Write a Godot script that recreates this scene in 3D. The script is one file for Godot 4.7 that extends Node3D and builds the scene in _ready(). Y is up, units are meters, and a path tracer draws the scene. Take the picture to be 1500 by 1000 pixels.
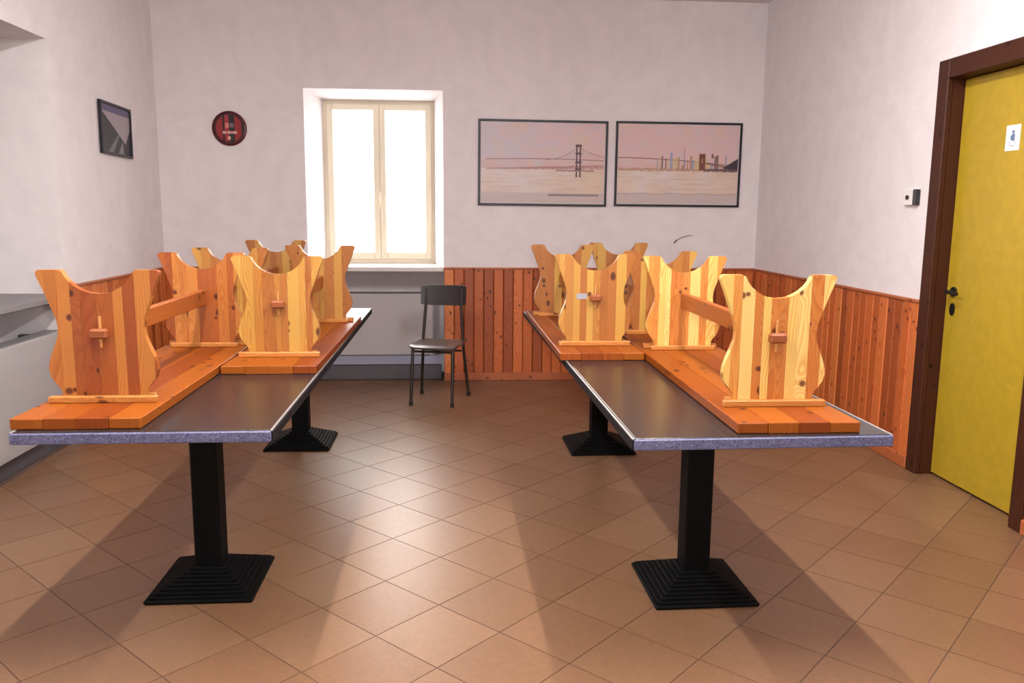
extends Node3D
# A meeting room: two long pedestal tables with upturned pine benches laid on them, a chair,
# a deep window, pine wainscot, a yellow door. Camera at x=0, z=0; y up; metres.

const XL := -2.336     # left wall face
const XR := 2.604      # right wall face
const ZB := -6.935     # back wall face
const ZF := 1.6        # wall behind the camera
const HC := 3.137      # ceiling
const HW := 0.967      # wainscot top
const HT := 0.77       # table top

var rng := RandomNumberGenerator.new()
var M := {}
var used := {}

# ------------------------------------------------------------------ helpers
func numbered(called: String) -> String:
	if not used.has(called):
		used[called] = 0
		return called
	used[called] += 1
	return "%s_%03d" % [called, used[called]]

func mb() -> SurfaceTool:
	var st := SurfaceTool.new()
	st.begin(Mesh.PRIMITIVE_TRIANGLES)
	return st

func build(st: SurfaceTool, called: String, m: Material, parent: Node = null) -> MeshInstance3D:
	var o := MeshInstance3D.new()
	st.index()
	o.mesh = st.commit()
	o.material_override = m
	if parent == null:
		o.name = numbered(called)
		add_child(o)
	else:
		o.name = called
		parent.add_child(o, true)
	return o

func thing(called: String, label: String, category: String, at := Vector3.ZERO, turn := 0.0, group := "") -> Node3D:
	var o := Node3D.new()
	o.name = numbered(called)
	add_child(o)
	o.position = at
	o.rotation.y = turn
	tag(o, label, category, group)
	return o

func tag(o: Node, label: String, category := "", group := "") -> void:
	o.set_meta("label", label)
	if category != "": o.set_meta("category", category)
	if group != "": o.set_meta("group", group)

func structure(o: Node, label := "") -> Node:
	o.set_meta("kind", "structure")
	if label != "": o.set_meta("label", label)
	return o

func tri(st: SurfaceTool, a: Vector3, b: Vector3, c: Vector3, n: Vector3, ua := Vector2.ZERO, ub := Vector2.ZERO, uc := Vector2.ZERO) -> void:
	st.set_normal(n)
	if (b - a).cross(c - a).dot(n) > 0.0:
		st.set_uv(ua); st.add_vertex(a); st.set_uv(uc); st.add_vertex(c); st.set_uv(ub); st.add_vertex(b)
	else:
		st.set_uv(ua); st.add_vertex(a); st.set_uv(ub); st.add_vertex(b); st.set_uv(uc); st.add_vertex(c)

# uv from a position: ax = 0 grain along x, 1 along y, 2 along z (v runs along the grain)
func guv(p: Vector3, n: Vector3, ax: int, off: Vector2) -> Vector2:
	var along := p[ax]
	var o1 := (ax + 1) % 3
	var o2 := (ax + 2) % 3
	var across := p[o1] if absf(n[o1]) <= absf(n[o2]) else p[o2]
	return Vector2(off.x + across / 0.6, off.y + along / 1.8)

func face(st: SurfaceTool, pts: Array, n: Vector3, ax := 1, off := Vector2.ZERO) -> void:
	for i in range(1, pts.size() - 1):
		tri(st, pts[0], pts[i], pts[i + 1], n, guv(pts[0], n, ax, off), guv(pts[i], n, ax, off), guv(pts[i + 1], n, ax, off))

# box with chamfered edges (b = 0: plain)
func box(st: SurfaceTool, lo: Vector3, hi: Vector3, b := 0.0, ax := 1, off := Vector2.ZERO) -> void:
	for d in 3:
		var e := (d + 1) % 3
		var f := (d + 2) % 3
		for s in [0, 1]:
			var n := Vector3.ZERO
			n[d] = 1.0 if s == 1 else -1.0
			var pts := []
			for c in [[0, 0], [1, 0], [1, 1], [0, 1]]:
				var p := Vector3.ZERO
				p[d] = hi[d] if s == 1 else lo[d]
				p[e] = hi[e] - b if c[0] == 1 else lo[e] + b
				p[f] = hi[f] - b if c[1] == 1 else lo[f] + b
				pts.append(p)
			face(st, pts, n, ax, off)
	if b <= 0.0: return
	for d in 3:                      # edge strips along axis d
		var e := (d + 1) % 3
		var f := (d + 2) % 3
		for se in [0, 1]:
			for sf in [0, 1]:
				var n := Vector3.ZERO
				n[e] = 1.0 if se == 1 else -1.0
				n[f] = 1.0 if sf == 1 else -1.0
				var pe: float = hi[e] if se == 1 else lo[e]
				var pf: float = hi[f] if sf == 1 else lo[f]
				var a := Vector3.ZERO; var q := Vector3.ZERO
				a[e] = pe; a[f] = pf - n[f] * b
				q[e] = pe - n[e] * b; q[f] = pf
				var a2 := a; var q2 := q
				a[d] = lo[d] + b; q[d] = lo[d] + b
				a2[d] = hi[d] - b; q2[d] = hi[d] - b
				face(st, [a, q, q2, a2], n.normalized(), ax, off)
	for sx in [0, 1]:
		for sy in [0, 1]:
			for sz in [0, 1]:
				var s := Vector3(1 if sx else -1, 1 if sy else -1, 1 if sz else -1)
				var c := Vector3(hi.x if sx else lo.x, hi.y if sy else lo.y, hi.z if sz else lo.z)
				face(st, [c - Vector3(0, s.y, s.z) * b, c - Vector3(s.x, 0, s.z) * b, c - Vector3(s.x, s.y, 0) * b], s.normalized(), ax, off)

# extrude a 2D polygon. plane "xy": z from d0 to d1; "xz": y from d0 to d1
func prism(st: SurfaceTool, poly: PackedVector2Array, d0: float, d1: float, plane := "xy", ax := 1, off := Vector2.ZERO, bevel := 0.0) -> void:
	if Geometry2D.is_polygon_clockwise(poly): poly.reverse()
	var up := Vector3(0, 0, 1) if plane == "xy" else Vector3(0, 1, 0)
	var P := func(v: Vector2, d: float) -> Vector3:
		return Vector3(v.x, v.y, d) if plane == "xy" else Vector3(v.x, d, v.y)
	var top := poly
	if bevel > 0.0:
		var ins := Geometry2D.offset_polygon(poly, -bevel, Geometry2D.JOIN_MITER)
		if ins.size() == 1 and ins[0].size() == poly.size():
			top = ins[0]
			if Geometry2D.is_polygon_clockwise(top): top.reverse()
			var best := 0                       # line up the first corners
			for i in top.size():
				if top[i].distance_to(poly[0]) < top[best].distance_to(poly[0]): best = i
			var turned := PackedVector2Array()
			for i in top.size(): turned.append(top[(i + best) % top.size()])
			top = turned
		else:
			bevel = 0.0
	for side in [0, 1]:
		var pl := top if side == 1 else poly
		var d := d1 if side == 1 else d0
		var idx := Geometry2D.triangulate_polygon(pl)
		var n := up if side == 1 else -up
		for i in range(0, idx.size(), 3):
			var a: Vector3 = P.call(pl[idx[i]], d)
			var b: Vector3 = P.call(pl[idx[i + 1]], d)
			var c: Vector3 = P.call(pl[idx[i + 2]], d)
			tri(st, a, b, c, n, guv(a, n, ax, off), guv(b, n, ax, off), guv(c, n, ax, off))
	var ds := d1 - bevel
	for i in poly.size():
		var p := poly[i]
		var q := poly[(i + 1) % poly.size()]
		var e := (q - p)
		if e.length() < 1e-6: continue
		var n2 := Vector2(e.y, -e.x).normalized()
		var n := Vector3(n2.x, n2.y, 0) if plane == "xy" else Vector3(n2.x, 0, n2.y)
		face(st, [P.call(p, d0), P.call(q, d0), P.call(q, ds), P.call(p, ds)], n, ax, off)
		if bevel > 0.0:
			var tp := top[i]; var tq := top[(i + 1) % top.size()]
			face(st, [P.call(p, ds), P.call(q, ds), P.call(tq, d1), P.call(tp, d1)], (n + up).normalized(), ax, off)

# round bar through points
func tube(st: SurfaceTool, pts: Array, r: float, sides := 10) -> void:
	var rings := []
	for i in pts.size():
		var t: Vector3
		if i == 0: t = (pts[1] - pts[0]).normalized()
		elif i == pts.size() - 1: t = (pts[i] - pts[i - 1]).normalized()
		else: t = ((pts[i] - pts[i - 1]).normalized() + (pts[i + 1] - pts[i]).normalized()).normalized()
		var a := t.cross(Vector3(0.31, 0.2, 0.93)).normalized()
		var b := t.cross(a).normalized()
		var ring := []
		for k in sides:
			var w := TAU * k / sides
			var d := a * cos(w) + b * sin(w)
			ring.append([pts[i] + d * r, d])
		rings.append(ring)
	for i in rings.size() - 1:
		for k in sides:
			var k2 := (k + 1) % sides
			var A = rings[i][k]; var B = rings[i][k2]; var C = rings[i + 1][k2]; var D = rings[i + 1][k]
			var mid: Vector3 = (A[1] + B[1]).normalized()
			for t3 in [[A, B, C], [A, C, D]]:
				var flip: bool = (t3[1][0] - t3[0][0]).cross(t3[2][0] - t3[0][0]).dot(mid) > 0.0
				for v in ([t3[0], t3[2], t3[1]] if flip else t3):
					st.set_normal(v[1]); st.set_uv(Vector2.ZERO); st.add_vertex(v[0])
	for e in [0, rings.size() - 1]:
		var n: Vector3 = (pts[0] - pts[1]).normalized() if e == 0 else (pts[e] - pts[e - 1]).normalized()
		var cap := []
		for v in rings[e]: cap.append(v[0])
		face(st, cap, n)

# disc / lathe about the z axis: profile of (radius, z)
func lathe_z(st: SurfaceTool, prof: Array, c: Vector3, sides := 40) -> void:
	for i in prof.size() - 1:
		var p: Vector2 = prof[i]; var q: Vector2 = prof[i + 1]
		var e := q - p
		var nn := Vector2(-e.y, e.x).normalized()      # profile runs from the rim inwards to the front
		if nn.y < 0 and absf(nn.x) < 1e-4: nn = -nn
		for k in sides:
			var w0 := TAU * k / sides; var w1 := TAU * (k + 1) / sides
			var d0 := Vector3(cos(w0), sin(w0), 0); var d1 := Vector3(cos(w1), sin(w1), 0)
			var dm := (d0 + d1).normalized()
			var n := (dm * nn.x + Vector3(0, 0, nn.y)).normalized()
			var pts := [c + d0 * p.x + Vector3(0, 0, p.y), c + d1 * p.x + Vector3(0, 0, p.y), c + d1 * q.x + Vector3(0, 0, q.y), c + d0 * q.x + Vector3(0, 0, q.y)]
			for t3 in [[0, 1, 2], [0, 2, 3]]:
				var A: Vector3 = pts[t3[0]]; var B: Vector3 = pts[t3[1]]; var C: Vector3 = pts[t3[2]]
				if (B - A).cross(C - A).length() < 1e-12: continue
				tri(st, A, B, C, n)

# picture face: a quad with 0..1 uv, facing n. u runs along right, v downwards
func picture(st: SurfaceTool, c: Vector3, right: Vector3, up: Vector3, n: Vector3) -> void:
	var a := c - right + up; var b := c + right + up; var d := c + right - up; var e := c - right - up
	tri(st, a, b, d, n, Vector2(0, 0), Vector2(1, 0), Vector2(1, 1))
	tri(st, a, d, e, n, Vector2(0, 0), Vector2(1, 1), Vector2(0, 1))

# ------------------------------------------------------------------ textures
func tex(img: Image) -> ImageTexture:
	img.generate_mipmaps()
	return ImageTexture.create_from_image(img)

func noise(sd: int, freq: float, octaves := 3) -> FastNoiseLite:
	var n := FastNoiseLite.new()
	n.seed = sd
	n.noise_type = FastNoiseLite.TYPE_SIMPLEX_SMOOTH
	n.frequency = freq
	n.fractal_octaves = octaves
	return n

# pine: grain lines, fibre and knots; covers 0.6 m across by 1.8 m along; multiplies the wood's own colour
func pine_texture(sd: int, knots: int, kmin: float, kmax: float, contrast: float) -> ImageTexture:
	var w := 640; var h := 960
	var r := RandomNumberGenerator.new(); r.seed = sd
	var n1 := noise(sd, 1.0, 2); var n2 := noise(sd + 7, 1.0, 2)
	var disp := PackedFloat32Array(); disp.resize(w * h)
	var dark := PackedFloat32Array(); dark.resize(w * h)
	for k in knots:
		var kx := r.randf() * w; var ky := r.randf() * h
		var rad := r.randf_range(kmin, kmax) / 0.6 * w           # pixels across
		var tall := r.randf_range(0.8, 1.7) * 0.5                # v pixels are half as dense
		var reach := int(rad * 4.5)
		var amp := r.randf_range(0.6, 1.5)
		var sgn := 1.0 if r.randf() > 0.5 else -1.0
		for y in range(maxi(0, int(ky - reach)), mini(h, int(ky + reach))):
			for x in range(maxi(0, int(kx - reach)), mini(w, int(kx + reach))):
				var dx := (x - kx) / rad; var dy := (y - ky) / (rad * tall)
				var d := sqrt(dx * dx + dy * dy)
				disp[y * w + x] += sgn * amp * exp(-d * d * 0.16)
				var kk := clampf(1.25 - d, 0.0, 1.0) / 1.0
				dark[y * w + x] = maxf(dark[y * w + x], minf(1.0, kk * 1.6) * (0.85 + 0.15 * sin(d * 14.0)))
	var data := PackedByteArray(); data.resize(w * h * 3)
	for y in h:
		for x in w:
			var i := y * w + x
			var u := x / float(w) * 0.6; var v := y / float(h) * 1.8
			var g := u * 95.0 + n1.get_noise_2d(u * 6.0, v * 0.9) * 9.0 + disp[i] * 2.2
			var ring := g - floorf(g)
			ring = ring * ring * (1.0 if ring < 0.88 else (1.0 - ring) / 0.12)
			var fibre := n2.get_noise_2d(u * 520.0, v * 9.0) * 0.10 + n2.get_noise_2d(u * 14.0, v * 1.2 + 40.0) * 0.22
			var t := clampf((ring * 0.85 + fibre) * contrast, 0.0, 1.0)
			var c := Vector3(1, 1, 1).lerp(Vector3(0.80, 0.62, 0.42), t)
			c *= 1.0 + fibre * 0.25
			c = c.lerp(Vector3(0.34, 0.17, 0.10), dark[i] * 0.92)
			data[i * 3] = int(clampf(c.x, 0, 1) * 255); data[i * 3 + 1] = int(clampf(c.y, 0, 1) * 255); data[i * 3 + 2] = int(clampf(c.z, 0, 1) * 255)
	return tex(Image.create_from_data(w, h, false, Image.FORMAT_RGB8, data))

func speckle_texture(sd: int, base: Color, specks: Array, n: int) -> ImageTexture:
	var s := 512
	var r := RandomNumberGenerator.new(); r.seed = sd
	var img := Image.create(s, s, false, Image.FORMAT_RGB8)
	img.fill(base)
	for k in n:
		var c: Color = specks[r.randi() % specks.size()]
		c = c.lerp(base, r.randf() * 0.6)
		img.fill_rect(Rect2i(r.randi() % s, r.randi() % s, r.randi_range(1, 6), r.randi_range(1, 5)), c)
	return tex(img)

func mottle_texture(sd: int, amount: float, freq: float) -> ImageTexture:
	var s := 512
	var n1 := noise(sd, freq, 4); var n2 := noise(sd + 3, freq * 9.0, 2)
	var data := PackedByteArray(); data.resize(s * s * 3)
	for y in s:
		for x in s:
			# sampled on a torus so that repeats join
			var a := TAU * x / s; var b := TAU * y / s
			var v := n1.get_noise_3d(cos(a) * 90.0 + cos(b) * 37.0, sin(a) * 90.0, sin(b) * 90.0 + cos(b) * 60.0) * 0.7 + n2.get_noise_2d(x, y) * 0.3
			var g := clampf(1.0 - amount + v * amount * 1.4, 0.0, 1.0)
			var i := (y * s + x) * 3
			data[i] = int(g * 255); data[i + 1] = int(clampf(g * (1.0 - amount * 0.10 * v), 0, 1) * 255); data[i + 2] = int(clampf(g * (1.0 - amount * 0.2 * v), 0, 1) * 255)
	return tex(Image.create_from_data(s, s, false, Image.FORMAT_RGB8, data))

# watercolour-like river view with a suspension bridge; part 0 = left half, 1 = right half
func bridge_print(part: int) -> ImageTexture:
	var w := 480; var h := 310
	var img := Image.create(w, h, false, Image.FORMAT_RGB8)
	var n1 := noise(11 + part, 0.012, 4); var n2 := noise(31 + part, 0.006, 3)
	var sky_a := Color8(196, 186, 193); var sky_b := Color8(212, 180, 176); var warm := Color8(210, 186, 162)
	var water := Color8(212, 202, 198); var water_b := Color8(212, 190, 168)
	for y in h:
		for x in w:
			var u := x / float(w); var v := y / float(h)
			var a := n1.get_noise_2d(x, y * 1.6); var b := n2.get_noise_2d(x + 300, y)
			var pink := clampf((u * 0.8 if part == 0 else 0.95 - 0.2 * u) + a * 0.7, 0.0, 1.0)
			var c: Color
			if v < 0.57:
				c = sky_a.lerp(sky_b, pink)
				c = c.lerp(warm, clampf(b * 0.8, 0.0, 0.5))
				if v > 0.42: c = c.lerp(Color8(202, 166, 156), clampf((v - 0.42) * 3.0 + a * 0.4, 0.0, 0.6))
			else:
				c = water.lerp(water_b, clampf((0.2 + u * 0.5 if part == 0 else 0.65) + b * 0.9, 0.0, 0.9))
				c = c.lerp(Color8(178, 156, 146), clampf(n1.get_noise_2d(x * 0.5, y * 6.0) * 0.6, 0.0, 0.4))
				if v > 0.87: c = c.lerp(Color8(186, 172, 172), 0.7)
			img.set_pixel(x, y, c)
	var ink := Color8(88, 66, 72); var soft := Color8(140, 108, 106); var far := Color8(168, 120, 112)
	var R := RandomNumberGenerator.new(); R.seed = 77 + part
	var dab := func(x0: int, y0: int, ww: int, hh: int, c: Color) -> void:
		img.fill_rect(Rect2i(x0, y0, ww, hh), c)
	if part == 0:
		for x in range(20, w):                                   # far shore and the deck
			var t := x / float(w)
			dab.call(x, int(h * (0.565 - 0.03 * t) - R.randf() * 14.0 * clampf(t - 0.2, 0, 1)), 1, 6 + int(12 * R.randf() * t), far.lerp(Color8(176, 168, 186), clampf(0.7 - t * 1.4, 0.0, 1.0)))
			dab.call(x, int(h * (0.455 - 0.015 * sin(t * PI))), 1, 3, soft)
		for x in range(250, w):                                  # main cable hangs from the tower
			var q := (x - 378.0) / 128.0
			var yy := 0.285 + (0.165 * (1.0 - (1.0 + q) * (1.0 + q)) if x < 378 else 0.13 * (1.0 - pow(1.0 - (x - 378.0) / 130.0, 2.0)))
			if q > -1.0: dab.call(x, int(h * minf(yy, 0.45)), 1, 2, soft)
		for x in range(270, w, 9):
			var q := (x - 378.0) / 128.0
			var yy := 0.285 + (0.165 * (1.0 - (1.0 + q) * (1.0 + q)) if x < 378 else 0.13 * (1.0 - pow(1.0 - (x - 378.0) / 130.0, 2.0)))
			dab.call(x, int(h * yy), 1, int(h * (0.45 - yy)), far)
		dab.call(368, int(h * 0.27), 6, int(h * 0.40), ink)        # tower
		dab.call(382, int(h * 0.27), 6, int(h * 0.40), ink)
		dab.call(366, int(h * 0.26), 24, 9, ink)
		for yy in [0.36, 0.47, 0.56]: dab.call(366, int(h * yy), 24, 8, ink)
		for x in range(290, 440): dab.call(x, int(h * 0.57 + R.randf() * 6), 1, 5, Color8(140, 100, 92))
		for x in range(262, w - 20): dab.call(x, int(h * 0.885), 1, 8, Color8(138, 122, 122))
	else:
		for x in range(0, w):
			var t := x / float(w)
			dab.call(x, int(h * (0.415 + 0.10 * t * t)), 1, 4, soft.lerp(Color8(120, 80, 66), t))
			dab.call(x, int(h * 0.565 - R.randf() * 8), 1, 7 + int(R.randf() * 6), far if R.randf() > 0.35 else Color8(190, 160, 110))
		for k in 26:                                             # skyline
			var x := 150 + k * 11 + R.randi() % 6
			var hh := int(h * (0.05 + R.randf() * 0.15))
			dab.call(x, int(h * 0.56) - hh, 4 + R.randi() % 8, hh, [Color8(150, 150, 170), Color8(170, 130, 100), Color8(132, 104, 100), Color8(196, 172, 120)][R.randi() % 4])
		dab.call(262, int(h * 0.29), 2, int(h * 0.27), Color8(110, 90, 90))
		dab.call(208, int(h * 0.35), 8, int(h * 0.2), Color8(140, 150, 182))
		dab.call(324, int(h * 0.36), 24, int(h * 0.21), Color8(116, 66, 58))
		dab.call(333, int(h * 0.42), 6, int(h * 0.06), Color8(176, 120, 100))
		dab.call(372, int(h * 0.36), 9, int(h * 0.06), Color8(128, 96, 92))
		for x in range(344, w):
			var t := (x - 344.0) / 136.0
			dab.call(x, int(h * (0.553 + 0.006 * sin(x * 0.9))), 1, 5 + R.randi() % 8, Color8(84, 66, 70))
			dab.call(x, int(h * (0.47 + 0.08 * t)), 1, 4, Color8(120, 74, 62))
		for k in 10:
			var xx := 424 + k * 6
			dab.call(xx, int(h * (0.52 - 0.012 * k)), 6, int(h * (0.03 + 0.013 * k)), Color8(58, 48, 58))
		for x in range(0, w): dab.call(x, int(h * 0.87 + sin(x * 0.05) * 2), 1, 3, Color8(172, 152, 148))
	return tex(img)

func valley_print() -> ImageTexture:
	var w := 240; var h := 160
	var img := Image.create(w, h, false, Image.FORMAT_RGB8)
	var n1 := noise(5, 0.03, 3)
	for y in h:
		for x in w:
			var u := x / float(w); var v := y / float(h)
			var g := 0.17 + n1.get_noise_2d(x, y) * 0.05
			var c := Color(g * 1.02, g, g * 1.12)
			var ridge := 0.12 + u * 0.78                          # slope falling to the right
			var right := 0.42 + (1.0 - u) * 1.9
			if v < minf(ridge, right): c = Color8(158, 146, 150) if v > 0.14 else Color8(88, 82, 110)
			var d1 := absf(u - (0.58 - (v - 0.6) * 0.75))         # river and road
			if v > 0.58 and d1 < 0.03 + (v - 0.58) * 0.14: c = Color8(110, 108, 112)
			var d2 := absf(u - (0.72 - (v - 0.7) * 0.25))
			if v > 0.70 and d2 < (v - 0.70) * 0.34: c = Color8(124, 122, 124)
			img.set_pixel(x, y, c)
	return tex(img)

func emblem_print() -> ImageTexture:
	var s := 200
	var img := Image.create(s, s, false, Image.FORMAT_RGB8)
	for y in s:
		for x in s:
			var u := (x + 0.5) / s * 2 - 1; var v := (y + 0.5) / s * 2 - 1
			var d := sqrt(u * u + v * v)
			var c := Color8(58, 4, 14)
			if d < 0.88:
				c = Color8(24, 14, 18)
				if u < -0.42 or (u > 0.34 and u < 0.78): c = Color8(140, 22, 30)
				if absf(u + 0.16) < 0.14: c = Color8(150, 34, 46)
				if absf(u + 0.14) < 0.12 and absf(v + 0.18) < 0.16: c = Color8(206, 118, 108)
				if absf(u - 0.16) < 0.14 and absf(v + 0.2) < 0.14: c = Color8(112, 92, 104)
				if absf(v - 0.26) < 0.09 and u > -0.44 and u < 0.52: c = Color8(196, 160, 158) if (int(floor((u + 1.0) * 9.0)) % 3 != 1) else Color8(206, 98, 84)
				if absf(u + 0.02) < 0.10 and absf(v - 0.62) < 0.11: c = Color8(208, 160, 140)
				if absf(u - 0.16) < 0.09 and absf(v - 0.54) < 0.14: c = Color8(20, 38, 14)
			img.set_pixel(x, y, c)
	return tex(img)

func door_sign_print() -> ImageTexture:
	var w := 60; var h := 80
	var img := Image.create(w, h, false, Image.FORMAT_RGB8)
	img.fill(Color8(236, 228, 230))
	var b := Color8(92, 112, 140)
	for y in h:
		for x in w:
			var p := Vector2(x, y)
			if p.distance_to(Vector2(31, 20)) < 6.0: img.set_pixel(x, y, b)
			if x > 24 and x < 40 and y > 26 and y < 50: img.set_pixel(x, y, b)
			if x > 19 and x < 25 and y > 30 and y < 46: img.set_pixel(x, y, b)
			var d := p.distance_to(Vector2(29, 54))
			if d > 11.0 and d < 14.5 and y > 48: img.set_pixel(x, y, Color8(150, 158, 176))
	return tex(img)

func mat(c: Color, rough := 0.6, t: Texture2D = null, metal := 0.0) -> StandardMaterial3D:
	var m := StandardMaterial3D.new()
	m.albedo_color = c
	m.roughness = rough
	m.metallic = metal
	if t: m.albedo_texture = t
	return m

func world_tex(m: StandardMaterial3D, sc: float) -> StandardMaterial3D:
	m.uv1_triplanar = true
	m.uv1_world_triplanar = true
	m.uv1_scale = Vector3(sc, sc, sc)
	return m

func make_materials() -> void:
	var pine := pine_texture(3, 38, 0.006, 0.013, 0.75)
	var knotty := pine_texture(21, 46, 0.006, 0.011, 0.9)
	M.stave = []                       # three benches' worth of timber: yellow, mid, reddish
	for set_ in [
			[Color8(192, 132, 58), Color8(212, 176, 96), Color8(180, 112, 46), Color8(220, 186, 112), Color8(190, 124, 56)],
			[Color8(162, 110, 46), Color8(174, 130, 58), Color8(150, 92, 38), Color8(182, 142, 66), Color8(156, 98, 42)],
			[Color8(146, 78, 26), Color8(164, 100, 40), Color8(138, 68, 22), Color8(174, 112, 48), Color8(142, 74, 26)]]:
		var mats := []
		for c in set_: mats.append(mat(c, 0.42, pine))
		M.stave.append(mats)
	M.plank = []
	for c in [Color8(134, 66, 8), Color8(124, 56, 6), Color8(142, 75, 12)]:
		M.plank.append(mat(c, 0.48, pine))
		M.plank[-1].metallic_specular = 0.35
	M.cleat = mat(Color8(180, 118, 54), 0.42, pine)
	M.rail = mat(Color8(158, 86, 32), 0.45, pine)
	M.tenon = mat(Color8(136, 72, 30), 0.5, pine)
	M.key = mat(Color8(196, 140, 80), 0.5, pine)
	M.board = []
	for c in [Color8(208, 118, 62), Color8(194, 104, 52), Color8(212, 128, 70), Color8(180, 95, 46), Color8(158, 80, 38)]:
		M.board.append(mat(c, 0.42, knotty))
	M.board_trim = mat(Color8(176, 102, 62), 0.42, knotty)
	M.board_back = mat(Color8(70, 36, 20), 0.8)
	M.wall = world_tex(mat(Color8(233, 226, 226), 0.92, mottle_texture(8, 0.03, 0.02)), 0.5)
	M.ceiling = mat(Color8(222, 212, 214), 0.95)
	M.cover = mat(Color8(168, 163, 162), 0.6)
	M.cover_slat = mat(Color8(140, 142, 160), 0.6)
	M.plinth = mat(Color8(84, 80, 84), 0.7)
	M.sill = mat(Color8(214, 208, 204), 0.4)
	M.stone_sill = mat(Color8(128, 124, 124), 0.5)
	M.tile = []
	var tm := mottle_texture(14, 0.06, 0.05)
	for c in [Color8(130, 96, 68), Color8(126, 92, 65), Color8(134, 100, 72), Color8(129, 94, 67)]:
		M.tile.append(world_tex(mat(c, 0.36, tm), 1.3))
	M.grout = mat(Color8(88, 68, 57), 0.9)
	M.top = world_tex(mat(Color8(255, 255, 255), 0.24, speckle_texture(4, Color8(34, 31, 31), [Color8(46, 42, 42), Color8(25, 22, 23), Color8(40, 36, 35)], 9000)), 2.2)
	M.edge = world_tex(mat(Color8(255, 255, 255), 0.5, speckle_texture(6, Color8(84, 84, 112), [Color8(122, 124, 152), Color8(56, 56, 88), Color8(40, 40, 66), Color8(106, 108, 136)], 14000)), 2.2)
	M.edge_shade = mat(Color8(34, 30, 32), 0.75)  # unlit look of the side edges put into a dark colour
	M.edge_shade.metallic_specular = 0.2
	M.edge_strip = mat(Color8(140, 134, 130), 0.35, null, 0.2)
	M.iron = mat(Color8(6, 6, 6), 0.62)
	M.iron.metallic_specular = 0.22
	M.chair_frame = mat(Color8(34, 27, 25), 0.45)
	M.chair_ply = mat(Color8(31, 22, 20), 0.45)
	M.chair_seat = mat(Color8(74, 56, 50), 0.3)
	M.rubber = mat(Color8(24, 22, 22), 0.8)
	M.frame_black = mat(Color8(28, 24, 34), 0.4)
	M.mount = mat(Color8(214, 206, 204), 0.7)
	M.window_paint = mat(Color8(222, 212, 190), 0.5)
	M.door_wood = mat(Color8(66, 34, 20), 0.5, pine)
	M.door_wood.metallic_specular = 0.35
	M.door_yellow = world_tex(mat(Color8(176, 146, 32), 0.5, mottle_texture(40, 0.05, 0.03)), 0.9)
	M.black_metal = mat(Color8(14, 13, 13), 0.4)
	M.white_plastic = mat(Color8(232, 228, 224), 0.4)
	M.dark_plastic = mat(Color8(40, 36, 40), 0.4)
	M.shutter = mat(Color8(120, 116, 108), 0.6)
	M.metal_white = mat(Color8(228, 226, 222), 0.5)
	M.wire = mat(Color8(120, 104, 100), 0.6)
	M.label_grey = mat(Color8(140, 138, 146), 0.6)
	var glass := mat(Color(0.95, 0.97, 0.97, 0.06), 0.02)
	glass.transparency = BaseMaterial3D.TRANSPARENCY_ALPHA
	M.glass = glass
	var glow := mat(Color8(250, 246, 236), 0.4)
	glow.emission_enabled = true
	glow.emission = Color(1.0, 0.98, 0.97)
	glow.emission_energy_multiplier = 1.5
	M.glow = glow

# ------------------------------------------------------------------ setting
func rect(x0: float, y0: float, x1: float, y1: float) -> PackedVector2Array:
	return PackedVector2Array([Vector2(x0, y0), Vector2(x1, y0), Vector2(x1, y1), Vector2(x0, y1)])

func make_floor() -> void:
	var st := mb()
	box(st, Vector3(XL - 0.6, -0.12, ZB - 0.7), Vector3(XR + 0.4, -0.002, ZF + 0.3))
	var fl := build(st, "floor", M.grout)
	structure(fl, "beige tiled floor laid diagonally with dark joints")
	var rest := mb()
	var room: PackedVector2Array = Geometry2D.merge_polygons(rect(XL, ZB, XR, ZF), rect(XR - 0.01, -4.262, XR + 0.10, -3.482))[0]
	var niche := rect(XL - 0.4, -5.16, XL, -3.70)
	var s := 0.30; var half := 0.1480
	var di := Vector2(cos(PI / 4), sin(PI / 4)); var dj := Vector2(sin(PI / 4), -cos(PI / 4))
	var org := Vector2(-0.2619, -3.0689)
	var n := 0
	for i in range(-40, 41):
		for j in range(-40, 41):
			var c := org + di * s * (i + 0.5) + dj * s * (j + 0.5)
			if c.x < XL - 0.3 or c.x > XR + 0.3 or c.y < ZB - 0.3 or c.y > ZF + 0.3: continue
			var q := PackedVector2Array([c - (di + dj) * half, c + (di - dj) * half, c + (di + dj) * half, c - (di - dj) * half])
			for part in Geometry2D.intersect_polygons(q, room):
				var area := 0.0
				for k in part.size(): area += part[k].cross(part[(k + 1) % part.size()]) * 0.5
				if absf(area) < 0.0006: continue
				var m: Material = M.tile[rng.randi() % M.tile.size()]
				var seen := c.y < -1.95 and absf(c.x + 0.0) < 0.2 + 0.78 * -c.y
				if seen:
					var t := mb()
					prism(t, part, -0.006, 0.0, "xz")
					build(t, "tile", m, fl)
					n += 1
				else:
					prism(rest, part, -0.006, 0.0, "xz")
	var o := build(rest, "tiles_behind", M.tile[0], fl)
	o.set_meta("kind", "stuff")
	o.set_meta("label", "floor tiles towards the near end of the room")
	print("tiles ", n)

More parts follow.
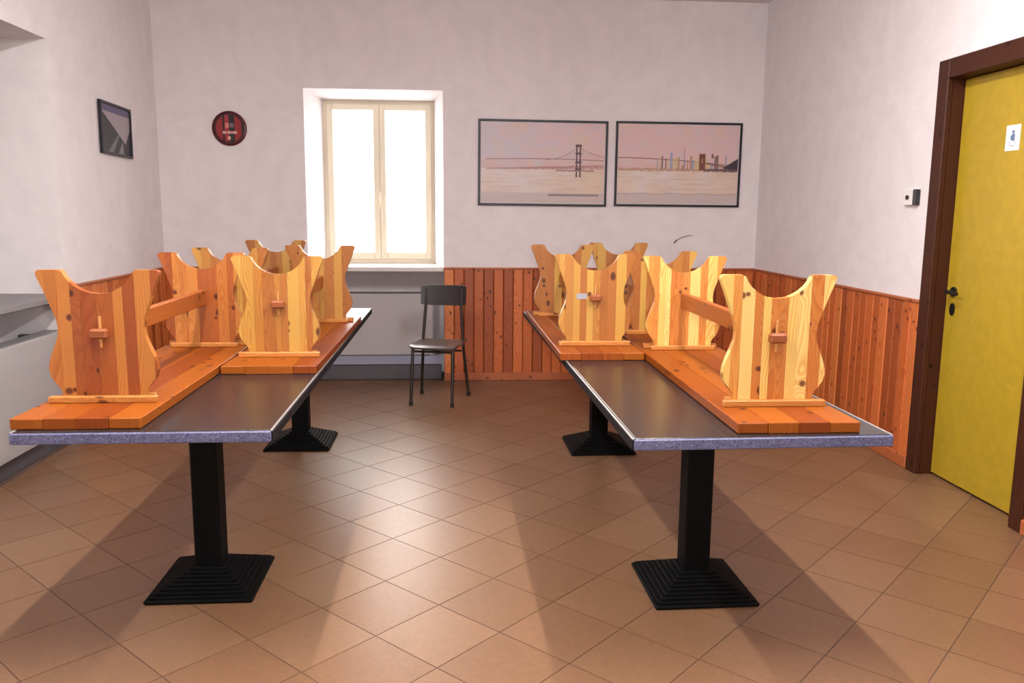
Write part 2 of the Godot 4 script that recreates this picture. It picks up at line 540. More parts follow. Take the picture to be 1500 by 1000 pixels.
func make_shell() -> void:
	var T := 0.6
	# back wall with the splayed window opening and the radiator niche under it
	var wx0 := -1.18; var wx1 := -0.062; var wy0 := 0.965; var wy1 := 2.397
	var st := mb()
	var z0 := ZB - T
	box(st, Vector3(XL - 0.6, 0, z0), Vector3(wx0, HC, ZB))
	box(st, Vector3(wx1, 0, z0), Vector3(XR + 0.4, HC, ZB))
	box(st, Vector3(wx0, wy1, z0), Vector3(wx1, HC, ZB))
	box(st, Vector3(wx0, 0, z0), Vector3(wx1, wy0 - 0.035, ZB - 0.40))
	# splay of the reveals
	var d := 0.48; var s := 0.085
	prism(st, PackedVector2Array([Vector2(wx0, ZB), Vector2(wx0, ZB - d), Vector2(wx0 + s, ZB - d)]), wy0, wy1, "xz")
	prism(st, PackedVector2Array([Vector2(wx1, ZB), Vector2(wx1, ZB - d), Vector2(wx1 - s, ZB - d)]), wy0, wy1, "xz")
	face(st, [Vector3(wx0, wy1, ZB), Vector3(wx1, wy1, ZB), Vector3(wx1, wy1 - 0.03, ZB - d), Vector3(wx0, wy1 - 0.03, ZB - d)], Vector3(0, -1, 0.06).normalized())
	structure(build(st, "wall_back", M.wall), "white plastered end wall around the window")
	# left wall with a tall window recess
	st = mb()
	var nz0 := -5.16; var nz1 := -3.70; var ny := 2.40
	box(st, Vector3(XL - T, 0, ZB - T), Vector3(XL, HC, nz0))
	box(st, Vector3(XL - T, 0, nz1), Vector3(XL, HC, ZF + 0.3))
	box(st, Vector3(XL - T, ny, nz0), Vector3(XL, HC, nz1))
	box(st, Vector3(XL - T, 0, nz0), Vector3(XL - 0.40, 0.885, nz1))
	structure(build(st, "wall_left", M.wall), "white plastered side wall with a deep window recess")
	# right wall with the door opening
	st = mb()
	box(st, Vector3(XR, 0, ZB - T), Vector3(XR + 0.3, HC, -4.29))
	box(st, Vector3(XR, 0, -3.45), Vector3(XR + 0.3, HC, ZF + 0.3))
	box(st, Vector3(XR, 2.16, -4.29), Vector3(XR + 0.3, HC, -3.45))
	box(st, Vector3(XR + 0.22, 0, -4.29), Vector3(XR + 0.3, 2.16, -3.45))  # added unseen backing behind the door leaf, stops sky light leaking under it
	structure(build(st, "wall_right", M.wall), "white plastered side wall with the yellow door")
	st = mb()
	box(st, Vector3(XL - T, 0, ZF), Vector3(XR + 0.3, HC, ZF + 0.3))
	structure(build(st, "wall_front", M.wall), "white plastered wall behind the viewer")
	st = mb()
	box(st, Vector3(XL - T, HC, ZB - T), Vector3(XR + 0.4, HC + 0.2, ZF + 0.3))
	structure(build(st, "ceiling", M.ceiling), "plain off-white ceiling")

func make_windows() -> void:
	# back window: frame, two casements with a pane each
	var zf := ZB - 0.47
	var x0 := -1.096; var x1 := -0.142; var y0 := 0.985; var y1 := 2.368
	var w := Node3D.new()
	w.name = "window_1"
	add_child(w)
	structure(w, "pale cream double casement window flooded with daylight")
	var st := mb()
	var f := 0.045
	for b in [[x0 - 0.06, y0 - 0.06, x0 + f, y1 + 0.06], [x1 - f, y0 - 0.06, x1 + 0.06, y1 + 0.06], [x0 + f, y1 - f, x1 - f, y1 + 0.06], [x0 + f, y0 - 0.06, x1 - f, y0 + f * 0.7]]:
		box(st, Vector3(b[0], b[1], zf - 0.06), Vector3(b[2], b[3], zf), 0.003)
	build(st, "window_frame", M.window_paint, w)
	var xm := (x0 + x1) / 2
	for k in 2:
		var a := x0 + 0.03 if k == 0 else xm + 0.001
		var b := xm - 0.001 if k == 0 else x1 - 0.03
		var c := y0 + 0.02; var e := y1 - 0.03
		var q := 0.052
		st = mb()
		for r in [[a, c, a + q, e], [b - q, c, b, e], [a + q, e - q, b - q, e], [a + q, c, b - q, c + q + 0.01]]:
			box(st, Vector3(r[0], r[1], zf - 0.035), Vector3(r[2], r[3], zf + 0.016), 0.004)
		var cs := build(st, "casement", M.window_paint, w)
		st = mb()
		box(st, Vector3(a + q - 0.005, c + q, zf - 0.014), Vector3(b - q + 0.005, e - q + 0.005, zf - 0.010))
		build(st, "pane", M.glass, cs)
	st = mb()
	box(st, Vector3(xm - 0.012, 1.50, zf + 0.016), Vector3(xm + 0.012, 1.60, zf + 0.026), 0.003)
	tube(st, [Vector3(xm, 1.56, zf + 0.02), Vector3(xm, 1.56, zf + 0.05), Vector3(xm, 1.50, zf + 0.058), Vector3(xm, 1.46, zf + 0.056)], 0.007)
	build(st, "window_handle", M.window_paint, w)
	st = mb()
	box(st, Vector3(-1.178, 0.93, ZB - 0.52), Vector3(-0.064, 0.968, ZB + 0.012), 0.004)
	build(st, "window_sill", M.sill, w)
	# cover board and slats in the niche under the sill
	var rc := thing("radiator_cover", "pale grey panel cover in the niche under the bright window", "radiator cover", Vector3(-0.63, 0, ZB - 0.05))
	st = mb()
	box(st, Vector3(-0.53, 0.215, -0.02), Vector3(0.475, 0.745, 0.0), 0.004)
	build(st, "panel", M.cover, rc)
	st = mb()
	box(st, Vector3(-0.53, 0.742, -0.045), Vector3(0.475, 0.752, 0.006), 0.003)
	build(st, "top_rail", M.plinth, rc)
	st = mb()
	box(st, Vector3(-0.53, 0.13, -0.03), Vector3(0.545, 0.205, -0.012), 0.003)
	build(st, "bottom_rail", M.cover_slat, rc)
	st = mb()
	box(st, Vector3(-0.53, 0.0, -0.06), Vector3(0.545, 0.125, -0.03), 0.002)
	build(st, "plinth", M.plinth, rc)
	for x in [-0.48, 0.42]:
		st = mb()
		box(st, Vector3(x - 0.02, 0.0, -0.18), Vector3(x + 0.02, 0.7, -0.06))
		build(st, "bracket", M.plinth, rc)
	# recess in the left wall: closed shutters, sill, cover board
	var w2 := Node3D.new()
	w2.name = "window_2"
	add_child(w2)
	structure(w2, "shuttered window in the recess of the side wall")
	st = mb()
	box(st, Vector3(XL - 0.58, 0.885, -5.16), Vector3(XL + 0.02, 0.92, -3.70), 0.004)
	build(st, "window_sill", M.stone_sill, w2)
	for k in 2:
		st = mb()
		box(st, Vector3(XL - 0.50, 0.92, -5.16 + 0.73 * k + 0.004), Vector3(XL - 0.46, 2.40, -5.16 + 0.73 * (k + 1) - 0.004), 0.004)
		build(st, "shutter", M.shutter, w2)
	var rc2 := thing("radiator_cover", "long pale grey panel cover under the stone sill of the side recess", "radiator cover", Vector3(XL, 0, -4.43))
	st = mb()
	box(st, Vector3(-0.035, 0.10, -0.725), Vector3(-0.008, 0.70, 0.725), 0.004)
	build(st, "panel", M.cover, rc2)
	st = mb()
	box(st, Vector3(-0.13, 0.69, -0.725), Vector3(-0.035, 0.70, 0.725), 0.002)
	build(st, "ledge", M.stone_sill, rc2)
	st = mb()
	box(st, Vector3(-0.07, 0.0, -0.725), Vector3(-0.04, 0.10, 0.725), 0.002)
	build(st, "plinth", M.plinth, rc2)
	for z in [-0.6, 0.6]:
		st = mb()
		box(st, Vector3(-0.22, 0.0, z - 0.02), Vector3(-0.07, 0.69, z + 0.02))
		build(st, "bracket", M.plinth, rc2)

# wainscot of upright tongue and groove boards along a wall
# axis "x" (back wall, facing +z) or "z" (side walls, facing sgn along x)
func wainscot(called: String, label: String, axis: String, a: float, b: float, at: float, sgn: float) -> void:
	var o := Node3D.new()
	o.name = called
	add_child(o)
	structure(o, label)
	var B := func(st: SurfaceTool, u0: float, u1: float, v0: float, v1: float, d0: float, d1: float, bev: float, ax: int, off: Vector2) -> void:
		if axis == "x": box(st, Vector3(u0, v0, at + d0), Vector3(u1, v1, at + d1), bev, ax, off)
		else:
			var p0 := at + sgn * d0; var p1 := at + sgn * d1
			box(st, Vector3(minf(p0, p1), v0, u0), Vector3(maxf(p0, p1), v1, u1), bev, ax, off)
	var st := mb()
	B.call(st, a, b, 0.0, HW - 0.005, 0.0, 0.005, 0.0, 1, Vector2.ZERO)
	build(st, "backing", M.board_back, o)
	var n := maxi(1, int(round((b - a) / 0.083)))
	var wd := (b - a) / n
	for i in n:
		st = mb()
		var u0 := a + wd * i
		var cut := Vector2(rng.randf() - u0 / 0.6, rng.randf() * 0.42)
		B.call(st, u0 + 0.0018, u0 + wd - 0.0018, 0.0, HW - 0.012, 0.003, 0.017, 0.006, 1, cut)
		build(st, "board", M.board[rng.randi() % M.board.size()], o)
	st = mb()
	B.call(st, a, b, HW - 0.018, HW, 0.0, 0.026, 0.004, 0 if axis == "x" else 2, Vector2(0.3, 0.5))
	build(st, "top_rail", M.board_trim, o)
	st = mb()
	B.call(st, a, b, 0.0, 0.07, 0.014, 0.026, 0.004, 0 if axis == "x" else 2, Vector2(0.1, 0.2))
	build(st, "skirting", M.board_trim, o)

func make_door() -> void:
	var o := Node3D.new()
	o.name = "door_1"
	add_child(o)
	structure(o, "yellow door in a dark brown wooden frame")
	var x := XR; var z0 := -4.265; var z1 := -3.48; var yt := 2.135
	var st := mb()
	# architrave on the wall face
	box(st, Vector3(x - 0.022, 0, z0 - 0.095), Vector3(x + 0.01, yt + 0.1, z0), 0.004, 1)
	build(st, "architrave", M.door_wood, o)
	st = mb()
	box(st, Vector3(x - 0.022, 0, z1), Vector3(x + 0.01, yt + 0.1, z1 + 0.085), 0.004, 1)
	build(st, "architrave", M.door_wood, o)
	st = mb()
	box(st, Vector3(x - 0.022, yt, z0), Vector3(x + 0.01, yt + 0.1, z1), 0.004, 2)
	build(st, "architrave", M.door_wood, o)
	# jambs into the wall
	st = mb()
	box(st, Vector3(x + 0.01, 0, z0 - 0.025), Vector3(x + 0.20, yt + 0.025, z0 - 0.001), 0.0, 1)
	build(st, "jamb", M.door_wood, o)
	st = mb()
	box(st, Vector3(x + 0.01, 0, z1 + 0.001), Vector3(x + 0.20, yt + 0.025, z1 + 0.03), 0.0, 1)
	build(st, "jamb", M.door_wood, o)
	st = mb()
	box(st, Vector3(x + 0.01, yt, z0), Vector3(x + 0.20, yt + 0.025, z1), 0.0, 2)
	build(st, "jamb", M.door_wood, o)
	st = mb()
	box(st, Vector3(x + 0.072, 0.012, z0 + 0.003), Vector3(x + 0.112, yt - 0.004, z1 - 0.003), 0.003)
	var leaf := build(st, "door_leaf", M.door_yellow, o)
	var hz := z0 + 0.07; var hx := x + 0.072
	st = mb()
	var rose := []
	for k in 14: rose.append(Vector2(cos(TAU * k / 14) * 0.026, sin(TAU * k / 14) * 0.026))
	tube(st, [Vector3(hx, 1.03, hz), Vector3(hx - 0.009, 1.03, hz)], 0.026, 16)
	tube(st, [Vector3(hx - 0.005, 1.03, hz), Vector3(hx - 0.05, 1.03, hz), Vector3(hx - 0.056, 1.03, hz + 0.02), Vector3(hx - 0.056, 1.028, hz + 0.11)], 0.0095)
	build(st, "handle", M.black_metal, leaf).set_meta("label", "black lever handle")
	st = mb()
	var key := PackedVector2Array()
	for k in 16: key.append(Vector2(cos(TAU * k / 16) * 0.02, sin(TAU * k / 16) * 0.033))
	var esc := mb()
	for k in 16:
		var p := key[k]; var q := key[(k + 1) % 16]
		var n := Vector3(0, (p.y + q.y), (p.x + q.x)).normalized()
		face(esc, [Vector3(hx, 0.935 + p.y, hz + p.x), Vector3(hx, 0.935 + q.y, hz + q.x), Vector3(hx - 0.007, 0.935 + q.y, hz + q.x), Vector3(hx - 0.007, 0.935 + p.y, hz + p.x)], n)
		face(esc, [Vector3(hx - 0.007, 0.935, hz), Vector3(hx - 0.007, 0.935 + p.y, hz + p.x), Vector3(hx - 0.007, 0.935 + q.y, hz + q.x)], Vector3(-1, 0, 0))
	build(esc, "keyhole_plate", M.black_metal, leaf)
	# paper sign on the leaf
	var sg := thing("door_sign", "small white paper sign with a blue-grey figure on the yellow door", "sign", Vector3(hx - 0.0015, 1.80, -3.845))
	st = mb()
	box(st, Vector3(-0.001, -0.060, -0.050), Vector3(0.001, 0.060, 0.050))
	build(st, "paper", M.white_plastic, sg)
	st = mb()
	picture(st, Vector3(-0.0018, 0, 0), Vector3(0, 0, 0.047), Vector3(0, 0.057, 0), Vector3(-1, 0, 0))
	build(st, "print", mat(Color.WHITE, 0.6, door_sign_print()), sg)

# ------------------------------------------------------------------ furniture
func make_table(at: Vector3, turn: float, width: float, length: float, spread: float, label: String) -> void:
	var o := thing("pedestal_table", label, "table", at, turn, "long pedestal tables")
	var hw := width / 2; var hl := length / 2; var t := 0.034
	var st := mb()
	box(st, Vector3(-hw + 0.006, HT - t, -hl + 0.006), Vector3(hw - 0.006, HT, hl - 0.006), 0.001)
	build(st, "table_top", M.top, o)
	for s in [-1, 1]:
		st = mb()
		box(st, Vector3(-hw, HT - t - 0.001, s * hl - 0.006), Vector3(hw, HT - 0.0015, s * hl + 0.006), 0.003)
		build(st, "edge_band", M.edge, o).set_meta("label", "blue speckled end edge")
		st = mb()
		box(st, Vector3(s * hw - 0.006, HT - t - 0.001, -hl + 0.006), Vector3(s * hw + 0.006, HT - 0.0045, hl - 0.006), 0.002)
		build(st, "edge_band", M.edge_shade, o).set_meta("label", "side edge with shade in its dark colour")
		st = mb()
		box(st, Vector3(s * hw - 0.005, HT - 0.0043, -hl + 0.006), Vector3(s * hw + 0.003, HT + 0.0003, hl - 0.006), 0.0015)
		build(st, "edge_strip", M.edge_strip, o).set_meta("label", "light metal strip along the side edge")
	for s in [-1, 1]:
		var z: float = s * spread / 2
		st = mb()
		var b := 0.197
		# cast base: a plate and rising steps
		box(st, Vector3(-b, 0, z - b), Vector3(b, 0.016, z + b), 0.006)
		var steps := 8
		for k in steps:
			var r := lerpf(b - 0.012, 0.066, k / float(steps - 1))
			var y0 := 0.014 + k * 0.0085
			box(st, Vector3(-r, y0, z - r), Vector3(r, y0 + 0.0105, z + r), 0.003)
		build(st, "base", M.iron, o).set_meta("label", "black stepped cast iron base")
		st = mb()
		box(st, Vector3(-0.05, 0.07, z - 0.05), Vector3(0.05, HT - t - 0.012, z + 0.05), 0.006)
		build(st, "column", M.iron, o)
		st = mb()
		box(st, Vector3(-0.15, HT - t - 0.014, z - 0.15), Vector3(0.15, HT - t, z + 0.15), 0.002)
		build(st, "top_plate", M.iron, o)

const OUTLINE := [[203, 0], [202, 40], [208, 65], [228, 90], [250, 120], [261, 160], [256, 200], [243, 240], [222, 290], [208, 330], [204, 370], [208, 410], [222, 450], [240, 500], [262, 560], [282, 610], [291, 632], [291, 645], [284, 653], [272, 656], [184, 656], [168, 648], [152, 618], [136, 597], [110, 575], [80, 557], [45, 544], [0, 539]]

func bench(label: String, at: Vector3, turn: float, sd: int, tone: int, sticker := false) -> void:
	var r := RandomNumberGenerator.new()
	r.seed = sd
	var o := thing("upturned_bench", label, "bench", at, turn, "pine benches stacked upside down on the tables")
	var hw := 0.193; var hl := 0.80; var t := 0.034; var pz := 0.56; var pt := 0.028
	# seat: glued boards
	var n := 4
	for i in n:
		var st := mb()
		var x0 := -hw + 2 * hw * i / n; var x1 := -hw + 2 * hw * (i + 1) / n
		box(st, Vector3(x0 + 0.0002, 0, -hl), Vector3(x1 - 0.0002, t, hl), 0.0014 if i > 0 and i < n - 1 else 0.003, 2, Vector2(r.randf(), 0.5 + r.randf() * 0.05))
		build(st, "seat_board", M.plank[r.randi() % M.plank.size()], o)
	var sc := 0.00066
	var outline := PackedVector2Array()
	for p in OUTLINE: outline.append(Vector2(p[0] * sc, p[1] * sc))
	for i in range(OUTLINE.size() - 2, -1, -1): outline.append(Vector2(-OUTLINE[i][0] * sc, OUTLINE[i][1] * sc))
	for s in [-1, 1]:
		var panel := Node3D.new()
		panel.name = "leg_panel"
		o.add_child(panel, true)
		panel.position = Vector3(0, t, s * pz)
		var x := -0.2
		var last := -1
		while x < 0.2:
			var w := r.randf_range(0.024, 0.058)
			var pick: int = r.randi() % 5
			if pick == last: pick = (pick + 1 + r.randi() % 3) % 5
			last = pick
			var off := Vector2(r.randf() - x / 0.6, r.randf() * 0.7)
			if x + w > 0.17: w = 0.2 - x + 0.01
			for part in Geometry2D.intersect_polygons(rect(x + 0.0002, -0.01, x + w - 0.0002, 0.5), outline):
				if part.size() < 3: continue
				var st := mb()
				prism(st, part, -pt / 2, pt / 2, "xy", 1, off)
				build(st, "stave", M.stave[tone][pick], panel)
			x += w
		var st := mb()
		var cz: float = s * (pz + pt / 2 + 0.0125)
		box(st, Vector3(-0.172, t, cz - 0.0125), Vector3(0.172, t + 0.022, cz + 0.0125), 0.003, 0, Vector2(r.randf(), r.randf()))
		build(st, "cleat", M.cleat, o)
		st = mb()
		box(st, Vector3(-0.15, t, s * (pz - pt / 2 - 0.012) - 0.011), Vector3(0.15, t + 0.02, s * (pz - pt / 2 - 0.012) + 0.011), 0.003, 0, Vector2(r.randf(), r.randf()))
		build(st, "cleat", M.cleat, o)
		# through tenon of the rail and the upright key that locks it
		st = mb()
		var tz: float = s * (pz + pt / 2)
		box(st, Vector3(-0.028, t + 0.212, minf(tz, tz + s * 0.03)), Vector3(0.028, t + 0.244, maxf(tz, tz + s * 0.03)), 0.006, 0, Vector2(0.4, 0.3))
		build(st, "tenon", M.tenon, o)
		st = mb()
		box(st, Vector3(-0.004, t + 0.180, minf(tz, tz + s * 0.008)), Vector3(0.004, t + 0.284, maxf(tz, tz + s * 0.008)), 0.002, 1, Vector2(0.7, 0.1))
		build(st, "key", M.key, o)
	var st2 := mb()
	box(st2, Vector3(-0.015, t + 0.195, -pz + pt / 2), Vector3(0.015, t + 0.263, pz - pt / 2), 0.003, 2, Vector2(r.randf(), 0.4))
	build(st2, "rail", M.rail, o)
	if sticker:
		st2 = mb()
		box(st2, Vector3(-0.088, t + 0.222, pz + pt / 2), Vector3(-0.04, t + 0.248, pz + pt / 2 + 0.001))
		build(st2, "sticker", M.label_grey, o).set_meta("label", "small grey sticker")

func make_chair() -> void:
	var o := thing("chair", "dark metal-framed chair with brown plywood seat and curved backrest", "chair", Vector3(-0.10, 0, -6.19), deg_to_rad(-14))
	for s in [-1, 1]:
		var st := mb()
		tube(st, [Vector3(s * 0.158, 0.018, 0.205), Vector3(s * 0.152, 0.40, 0.165), Vector3(s * 0.150, 0.435, 0.150)], 0.0115)
		build(st, "leg", M.chair_frame, o)
		st = mb()
		tube(st, [Vector3(s * 0.190, 0.018, -0.20), Vector3(s * 0.160, 0.40, -0.145), Vector3(s * 0.157, 0.47, -0.142), Vector3(s * 0.140, 0.72, -0.165), Vector3(s * 0.138, 0.84, -0.182)], 0.0115)
		build(st, "leg", M.chair_frame, o)
		st = mb()
		tube(st, [Vector3(s * 0.151, 0.425, 0.155), Vector3(s * 0.158, 0.425, -0.14)], 0.009)
		build(st, "side_rail", M.chair_frame, o)
		for f in [[s * 0.158, 0.205], [s * 0.190, -0.20]]:
			st = mb()
			tube(st, [Vector3(f[0], 0.0, f[1]), Vector3(f[0], 0.028, f[1])], 0.0145)
			build(st, "foot_cap", M.rubber, o)
	for z in [0.155, -0.12]:
		var st := mb()
		tube(st, [Vector3(-0.152, 0.40 if z > 0 else 0.37, z), Vector3(0.152, 0.40 if z > 0 else 0.37, z)], 0.008)
		build(st, "cross_rail", M.chair_frame, o)
	# seat: dished plywood with rounded corners
	var st := mb()
	var nx := 16; var nz := 16
	var P := func(i: int, j: int, d: float) -> Vector3:
		var u := i / float(nx) * 2 - 1; var v := j / float(nz) * 2 - 1
		var sq := pow(pow(absf(u), 6.0) + pow(absf(v), 6.0), 1.0 / 6.0)
		var k := maxf(absf(u), absf(v)) / maxf(sq, 1e-4)
		var x := u * k * (0.185 if v > 0 else 0.185 + 0.012 * v)
		var z := v * k * 0.185 + 0.015
		var y := 0.452 - 0.014 * exp(-((v + 0.25) * (v + 0.25)) * 3.0) * (1.0 - 0.5 * u * u) - 0.014 * pow(clampf(v, 0, 1), 6.0)
		return Vector3(x, y + d, z)
	for i in nx:
		for j in nz:
			for d in [0.0, -0.013]:
				var a: Vector3 = P.call(i, j, d); var b: Vector3 = P.call(i + 1, j, d); var c: Vector3 = P.call(i + 1, j + 1, d); var e: Vector3 = P.call(i, j + 1, d)
				var nn := (c - a).cross(b - e).normalized()
				if (nn.y < 0) == (d == 0.0): nn = -nn
				face(st, [a, b, c, e], nn)
	for k in nx:
		for q in [[k, 0, k + 1, 0], [k, nz, k + 1, nz], [0, k, 0, k + 1], [nx, k, nx, k + 1]]:
			var a: Vector3 = P.call(q[0], q[1], 0.0); var b: Vector3 = P.call(q[2], q[3], 0.0)
			var c := b + Vector3(0, -0.013, 0); var e := a + Vector3(0, -0.013, 0)
			var nn := (b - a).cross(Vector3.UP).normalized()
			if nn.dot((a + b) * 0.5 - Vector3(0, a.y, 0.015)) < 0: nn = -nn
			face(st, [a, b, c, e], nn)
	build(st, "seat", M.chair_seat, o)
	# backrest: curved board
	st = mb()
	var n := 14
	var Q := func(i: int, y: float, d: float) -> Vector3:
		var u := i / float(n) * 2 - 1
		return Vector3(u * 0.178, y - 0.010 * pow(absf(u), 8.0) * signf(y - 0.79), -0.172 - (y - 0.71) * 0.12 + 0.022 * u * u - d)
	for i in n:
		var f0: Vector3 = Q.call(i, 0.713, 0.0); var f1: Vector3 = Q.call(i + 1, 0.713, 0.0); var f2: Vector3 = Q.call(i + 1, 0.868, 0.0); var f3: Vector3 = Q.call(i, 0.868, 0.0)
		var g0: Vector3 = Q.call(i, 0.713, 0.013); var g1: Vector3 = Q.call(i + 1, 0.713, 0.013); var g2: Vector3 = Q.call(i + 1, 0.868, 0.013); var g3: Vector3 = Q.call(i, 0.868, 0.013)
		var nf := (f1 - f0).cross(f3 - f0).normalized()
		if nf.z < 0: nf = -nf
		face(st, [f0, f1, f2, f3], nf)
		face(st, [g0, g1, g2, g3], -nf)
		face(st, [f3, f2, g2, g3], Vector3.UP)
		face(st, [f0, f1, g1, g0], Vector3.DOWN)
		if i == 0: face(st, [f0, f3, g3, g0], Vector3.LEFT)
		if i == n - 1: face(st, [f1, f2, g2, g1], Vector3.RIGHT)
	build(st, "backrest", M.chair_ply, o)

# ------------------------------------------------------------------ on the walls
func framed(called: String, label: String, category: String, c: Vector3, turn: float, hw: float, hh: float, fr: float, print_tex: Texture2D, group := "", tilt := 0.0, gap := 0.006) -> void:
	var o := thing(called, label, category, c, turn, group)
	o.rotation.z = tilt
	for b in [[-hw, -hh, -hw + fr, hh], [hw - fr, -hh, hw, hh], [-hw + fr, hh - fr, hw - fr, hh], [-hw + fr, -hh, hw - fr, -hh + fr]]:
		var st := mb()
		box(st, Vector3(b[0], b[1], 0.001), Vector3(b[2], b[3], 0.022), 0.003)
		build(st, "frame_bar", M.frame_black, o)
	var st2 := mb()
	box(st2, Vector3(-hw + fr, -hh + fr, 0.002), Vector3(hw - fr, hh - fr, 0.010))
	build(st2, "mount", M.mount, o)
	st2 = mb()
	picture(st2, Vector3(0, 0, 0.0108), Vector3(hw - fr - gap, 0, 0), Vector3(0, hh - fr - gap, 0), Vector3(0, 0, 1))
	build(st2, "print", mat(Color.WHITE, 0.45, print_tex), o)

func make_wall_things() -> void:
	framed("framed_picture", "black framed pastel print of a bridge tower, next to the bright window", "picture", Vector3(0.761, 1.829, ZB), 0.0, 0.537, 0.348, 0.018, bridge_print(0), "pair of bridge prints", -0.004)
	framed("framed_picture", "black framed pinkish print of a skyline with a bridge, next to the room corner", "picture", Vector3(1.900, 1.831, ZB), 0.0, 0.535, 0.347, 0.018, bridge_print(1), "pair of bridge prints", -0.002)
	framed("framed_photo", "small dark framed picture of a valley on the side wall", "picture", Vector3(XL + 0.004, 1.968, -6.07), PI / 2, 0.265, 0.175, 0.018, valley_print(), "", -0.02, 0.0005)
	# round emblem
	var e := thing("wall_plaque", "round red and black plaque on the white wall beside the window", "plaque", Vector3(-1.768, 2.072, ZB))
	var st := mb()
	lathe_z(st, [Vector2(0.136, 0.0), Vector2(0.136, 0.014), Vector2(0.130, 0.020), Vector2(0.124, 0.022), Vector2(0.121, 0.012), Vector2(0.0, 0.012)], Vector3.ZERO)
	build(st, "rim", mat(Color8(84, 4, 18), 0.35), e)
	st = mb()
	var n := 40
	for k in n:
		var a := Vector2(cos(TAU * k / n), sin(TAU * k / n)); var b := Vector2(cos(TAU * (k + 1) / n), sin(TAU * (k + 1) / n))
		tri(st, Vector3(0, 0, 0.0135), Vector3(a.x * 0.121, a.y * 0.121, 0.0135), Vector3(b.x * 0.121, b.y * 0.121, 0.0135), Vector3(0, 0, 1), Vector2(0.5, 0.5), Vector2(0.5 + a.x * 0.5, 0.5 - a.y * 0.5), Vector2(0.5 + b.x * 0.5, 0.5 - b.y * 0.5))
	build(st, "print", mat(Color.WHITE, 0.35, emblem_print()), e)
	# wire hook on the back wall
	var hk := thing("wall_hook", "small bent wire on the white wall under the skyline print", "hook", Vector3(1.90, 1.19, ZB))
	st = mb()
	tube(st, [Vector3(-0.006, -0.010, 0.0), Vector3(0.004, 0.006, 0.010), Vector3(0.012, 0.016, 0.012)], 0.006)
	build(st, "nail", M.wire, hk)
	st = mb()
	tube(st, [Vector3(0.006, 0.010, 0.006), Vector3(0.05, 0.035, 0.007), Vector3(0.10, 0.050, 0.006), Vector3(0.145, 0.056, 0.005)], 0.0026)
	build(st, "wire", M.wire, hk)
	# thermostat by the door
	var t := thing("wall_switch", "white wall switch with a dark button next to the door frame", "switch", Vector3(XR, 1.53, -4.53))
	st = mb()
	box(st, Vector3(-0.022, -0.044, -0.075), Vector3(0.0, 0.044, 0.035), 0.004)
	build(st, "plate", M.white_plastic, t)
	st = mb()
	tube(st, [Vector3(-0.022, 0.0, -0.03), Vector3(-0.030, 0.0, -0.03)], 0.013)
	build(st, "button", M.dark_plastic, t)
	st = mb()
	box(st, Vector3(-0.034, -0.044, 0.037), Vector3(0.0, 0.044, 0.062), 0.004)
	build(st, "side_cap", M.dark_plastic, t)

func make_lamp(at: Vector3, label: String) -> void:
	var o := thing("ceiling_lamp", label, "lamp", at, 0.0, "tube lamps over the tables")
	var hl := 0.76
	var st := mb()
	box(st, Vector3(-0.045, 0.03, -hl), Vector3(0.045, 0.085, hl), 0.006)
	build(st, "housing", M.metal_white, o)
	st = mb()
	tube(st, [Vector3(0, 0.0, -hl + 0.02), Vector3(0, 0.0, hl - 0.02)], 0.016, 14)
	build(st, "lamp_tube", M.glow, o)
	for s in [-1, 1]:
		st = mb()
		box(st, Vector3(-0.018, -0.02, s * hl - 0.02), Vector3(0.018, 0.03, s * hl + 0.0), 0.004)
		build(st, "lamp_holder", M.metal_white, o)
		st = mb()
		tube(st, [Vector3(0, 0.08, s * 0.45), Vector3(0, HC - at.y, s * 0.45)], 0.005)
		build(st, "rod", M.metal_white, o)
	# the bare tube shines down and to both sides
	for k in 3:
		var l := AreaLight3D.new()
		l.name = "tube_light_%d" % k
		l.area_size = Vector2(0.036, 2 * hl - 0.06)
		l.light_color = Color(1.0, 0.99, 0.99)
		l.light_energy = LAMP_ENERGY * (1.0 if k == 0 else 0.52)
		l.shadow_enabled = true
		l.area_range = 14.0
		var out: Vector3 = [Vector3.DOWN, Vector3.LEFT, Vector3.RIGHT][k]
		l.basis = Basis(out.cross(Vector3(0, 0, 1)) * -1.0, Vector3(0, 0, 1), -out)
		l.position = out * 0.02
		o.add_child(l)

# the photographer's flash, a little to the right of the lens, on a slim stand
func make_flash() -> void:
	var o := thing("flash_lamp", "small photographic flash on a slim stand", "flash", Vector3(0.075, 0, 0.09))
	var st := mb()
	box(st, Vector3(-0.05, 1.44, 0.0), Vector3(0.05, 1.50, 0.07), 0.006)
	build(st, "body", M.black_metal, o)
	st = mb()
	box(st, Vector3(-0.03, 1.452, -0.006), Vector3(0.03, 1.488, 0.0), 0.001)
	build(st, "flash_window", M.glow, o)
	st = mb()
	tube(st, [Vector3(0, 0.02, 0.035), Vector3(0, 1.44, 0.035)], 0.009)
	build(st, "pole", M.black_metal, o)
	for k in 3:
		st = mb()
		var a := TAU * k / 3 + 0.5
		tube(st, [Vector3(0, 0.25, 0.035), Vector3(sin(a) * 0.22, 0.008, 0.035 + cos(a) * 0.22)], 0.007)
		build(st, "leg", M.black_metal, o)
	var l := SpotLight3D.new()
	l.name = "flash_light"
	l.spot_angle = 48.0
	l.spot_angle_attenuation = 0.6
	l.spot_range = 14.0
	l.spot_attenuation = 2.0
	l.light_size = 0.018
	l.light_color = Color(1.0, 0.98, 0.97)
	l.light_energy = 4.4
	l.shadow_enabled = true
	l.position = Vector3(0, 1.47, -0.012)
	l.rotation = Vector3(-0.12, -0.07, 0)
	o.add_child(l)

const LAMP_ENERGY := 7.6

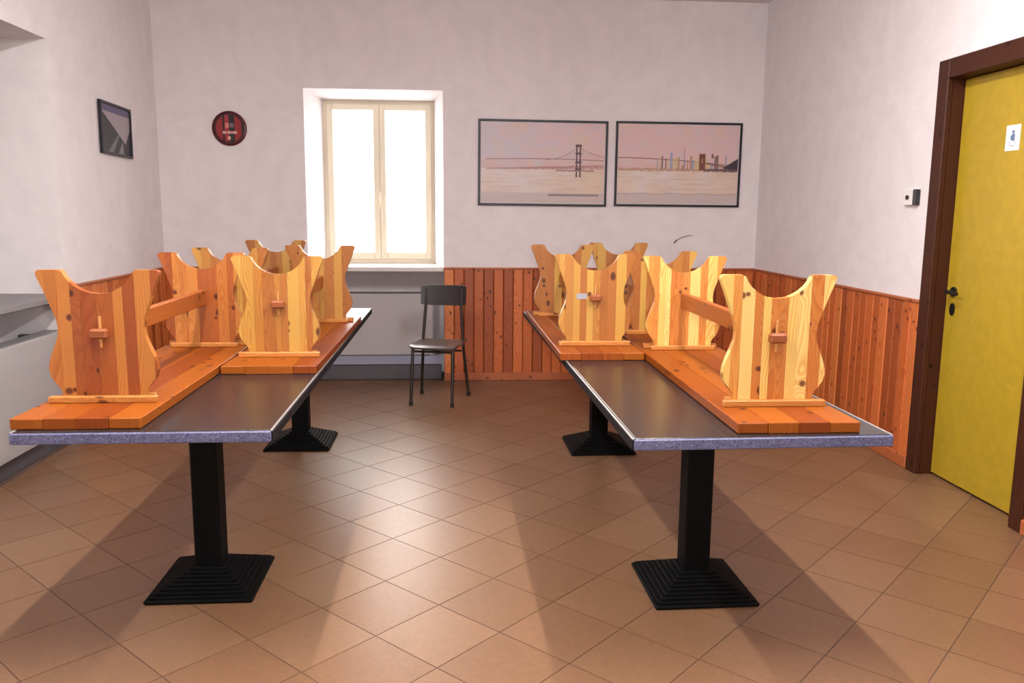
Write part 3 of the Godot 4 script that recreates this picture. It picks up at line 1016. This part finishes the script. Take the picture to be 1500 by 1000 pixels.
func _ready() -> void:
	rng.seed = 1234
	# ---- camera
	var cam := Camera3D.new()
	cam.fov = rad_to_deg(2.0 * atan(500.0 / 1205.8))
	cam.position = Vector3(0, 1.4348, 0)
	cam.basis = Basis.from_euler(Vector3(-0.1568, -0.0743, 0.0081))
	cam.near = 0.05
	add_child(cam)
	cam.current = true
	# ---- sky and exposure: a bright white overcast day
	var env := Environment.new()
	env.background_mode = Environment.BG_SKY
	var sky := Sky.new()
	var sm := ProceduralSkyMaterial.new()
	sm.sky_top_color = Color(1.0, 0.98, 0.96)
	sm.sky_horizon_color = Color(1.0, 0.98, 0.96)
	sm.ground_horizon_color = Color(0.90, 0.92, 0.94)
	sm.ground_bottom_color = Color(0.72, 0.73, 0.74)
	sm.sun_angle_max = 0.0
	sm.energy_multiplier = 1.0
	sky.sky_material = sm
	env.sky = sky
	env.background_energy_multiplier = 17.0
	env.tonemap_mode = Environment.TONE_MAPPER_LINEAR
	env.tonemap_exposure = 1.0
	env.sdfgi_enabled = true
	env.ssao_enabled = true
	env.ssil_enabled = true
	var we := WorldEnvironment.new()
	we.environment = env
	add_child(we)

	make_materials()
	# ---- room
	make_floor()
	make_shell()
	make_windows()
	wainscot("trim_1", "knotty pine wainscot of upright boards on the end wall by the chair", "x", -0.06, XR, ZB, 1.0)
	wainscot("trim_2", "knotty pine wainscot of upright boards on the end wall behind the benches", "x", XL, -1.182, ZB, 1.0)
	wainscot("trim_3", "knotty pine wainscot between the room corner and the yellow door", "z", ZB, -4.362, XR, -1.0)
	wainscot("trim_4", "knotty pine wainscot past the hinge side of the yellow door", "z", -3.393, -1.9, XR, -1.0)
	wainscot("trim_5", "dark knotty pine wainscot on the wall with the recess", "z", ZB, -5.165, XL, 1.0)
	make_door()
	# ---- lamps
	make_lamp(Vector3(-0.82, 2.86, -2.4), "tube lamp above the table by the recess")
	make_lamp(Vector3(1.12, 2.86, -2.4), "tube lamp above the table by the door")
	make_flash()
	# ---- furniture
	make_table(Vector3(-0.932, 0, -4.08), 0.0, 0.765, 3.20, 1.945, "long dark laminate table with black pedestals, beside the window recess")
	make_table(Vector3(0.918, 0, -3.925), deg_to_rad(0.9), 0.805, 3.17, 1.92, "long dark laminate table with black pedestals, on the yellow door side")
	var y := HT + 0.0006
	bench("reddish upturned pine bench on the recess-side table, at the end away from the window", Vector3(-1.138, y, -3.316), 0.0, 101, 2)
	bench("upturned pine bench along the aisle half of the recess-side table", Vector3(-0.738, y, -4.16), deg_to_rad(-0.4), 102, 1)
	bench("upturned pine bench at the window end of the recess-side table, against the outer edge", Vector3(-1.136, y, -4.925), 0.0, 103, 1)
	bench("upturned pine bench nearest the yellow door with bright yellowish leg panels", Vector3(1.068, y, -3.175), deg_to_rad(-0.5), 104, 0)
	bench("upturned pine bench with a small grey sticker, along the aisle half of the door-side table", Vector3(0.678, y, -4.43), deg_to_rad(0.3), 105, 1, true)
	bench("upturned pine bench at the wall end of the door-side table, by the wainscot", Vector3(1.086, y, -4.785), deg_to_rad(-0.5), 106, 1)
	make_chair()
	make_wall_things()
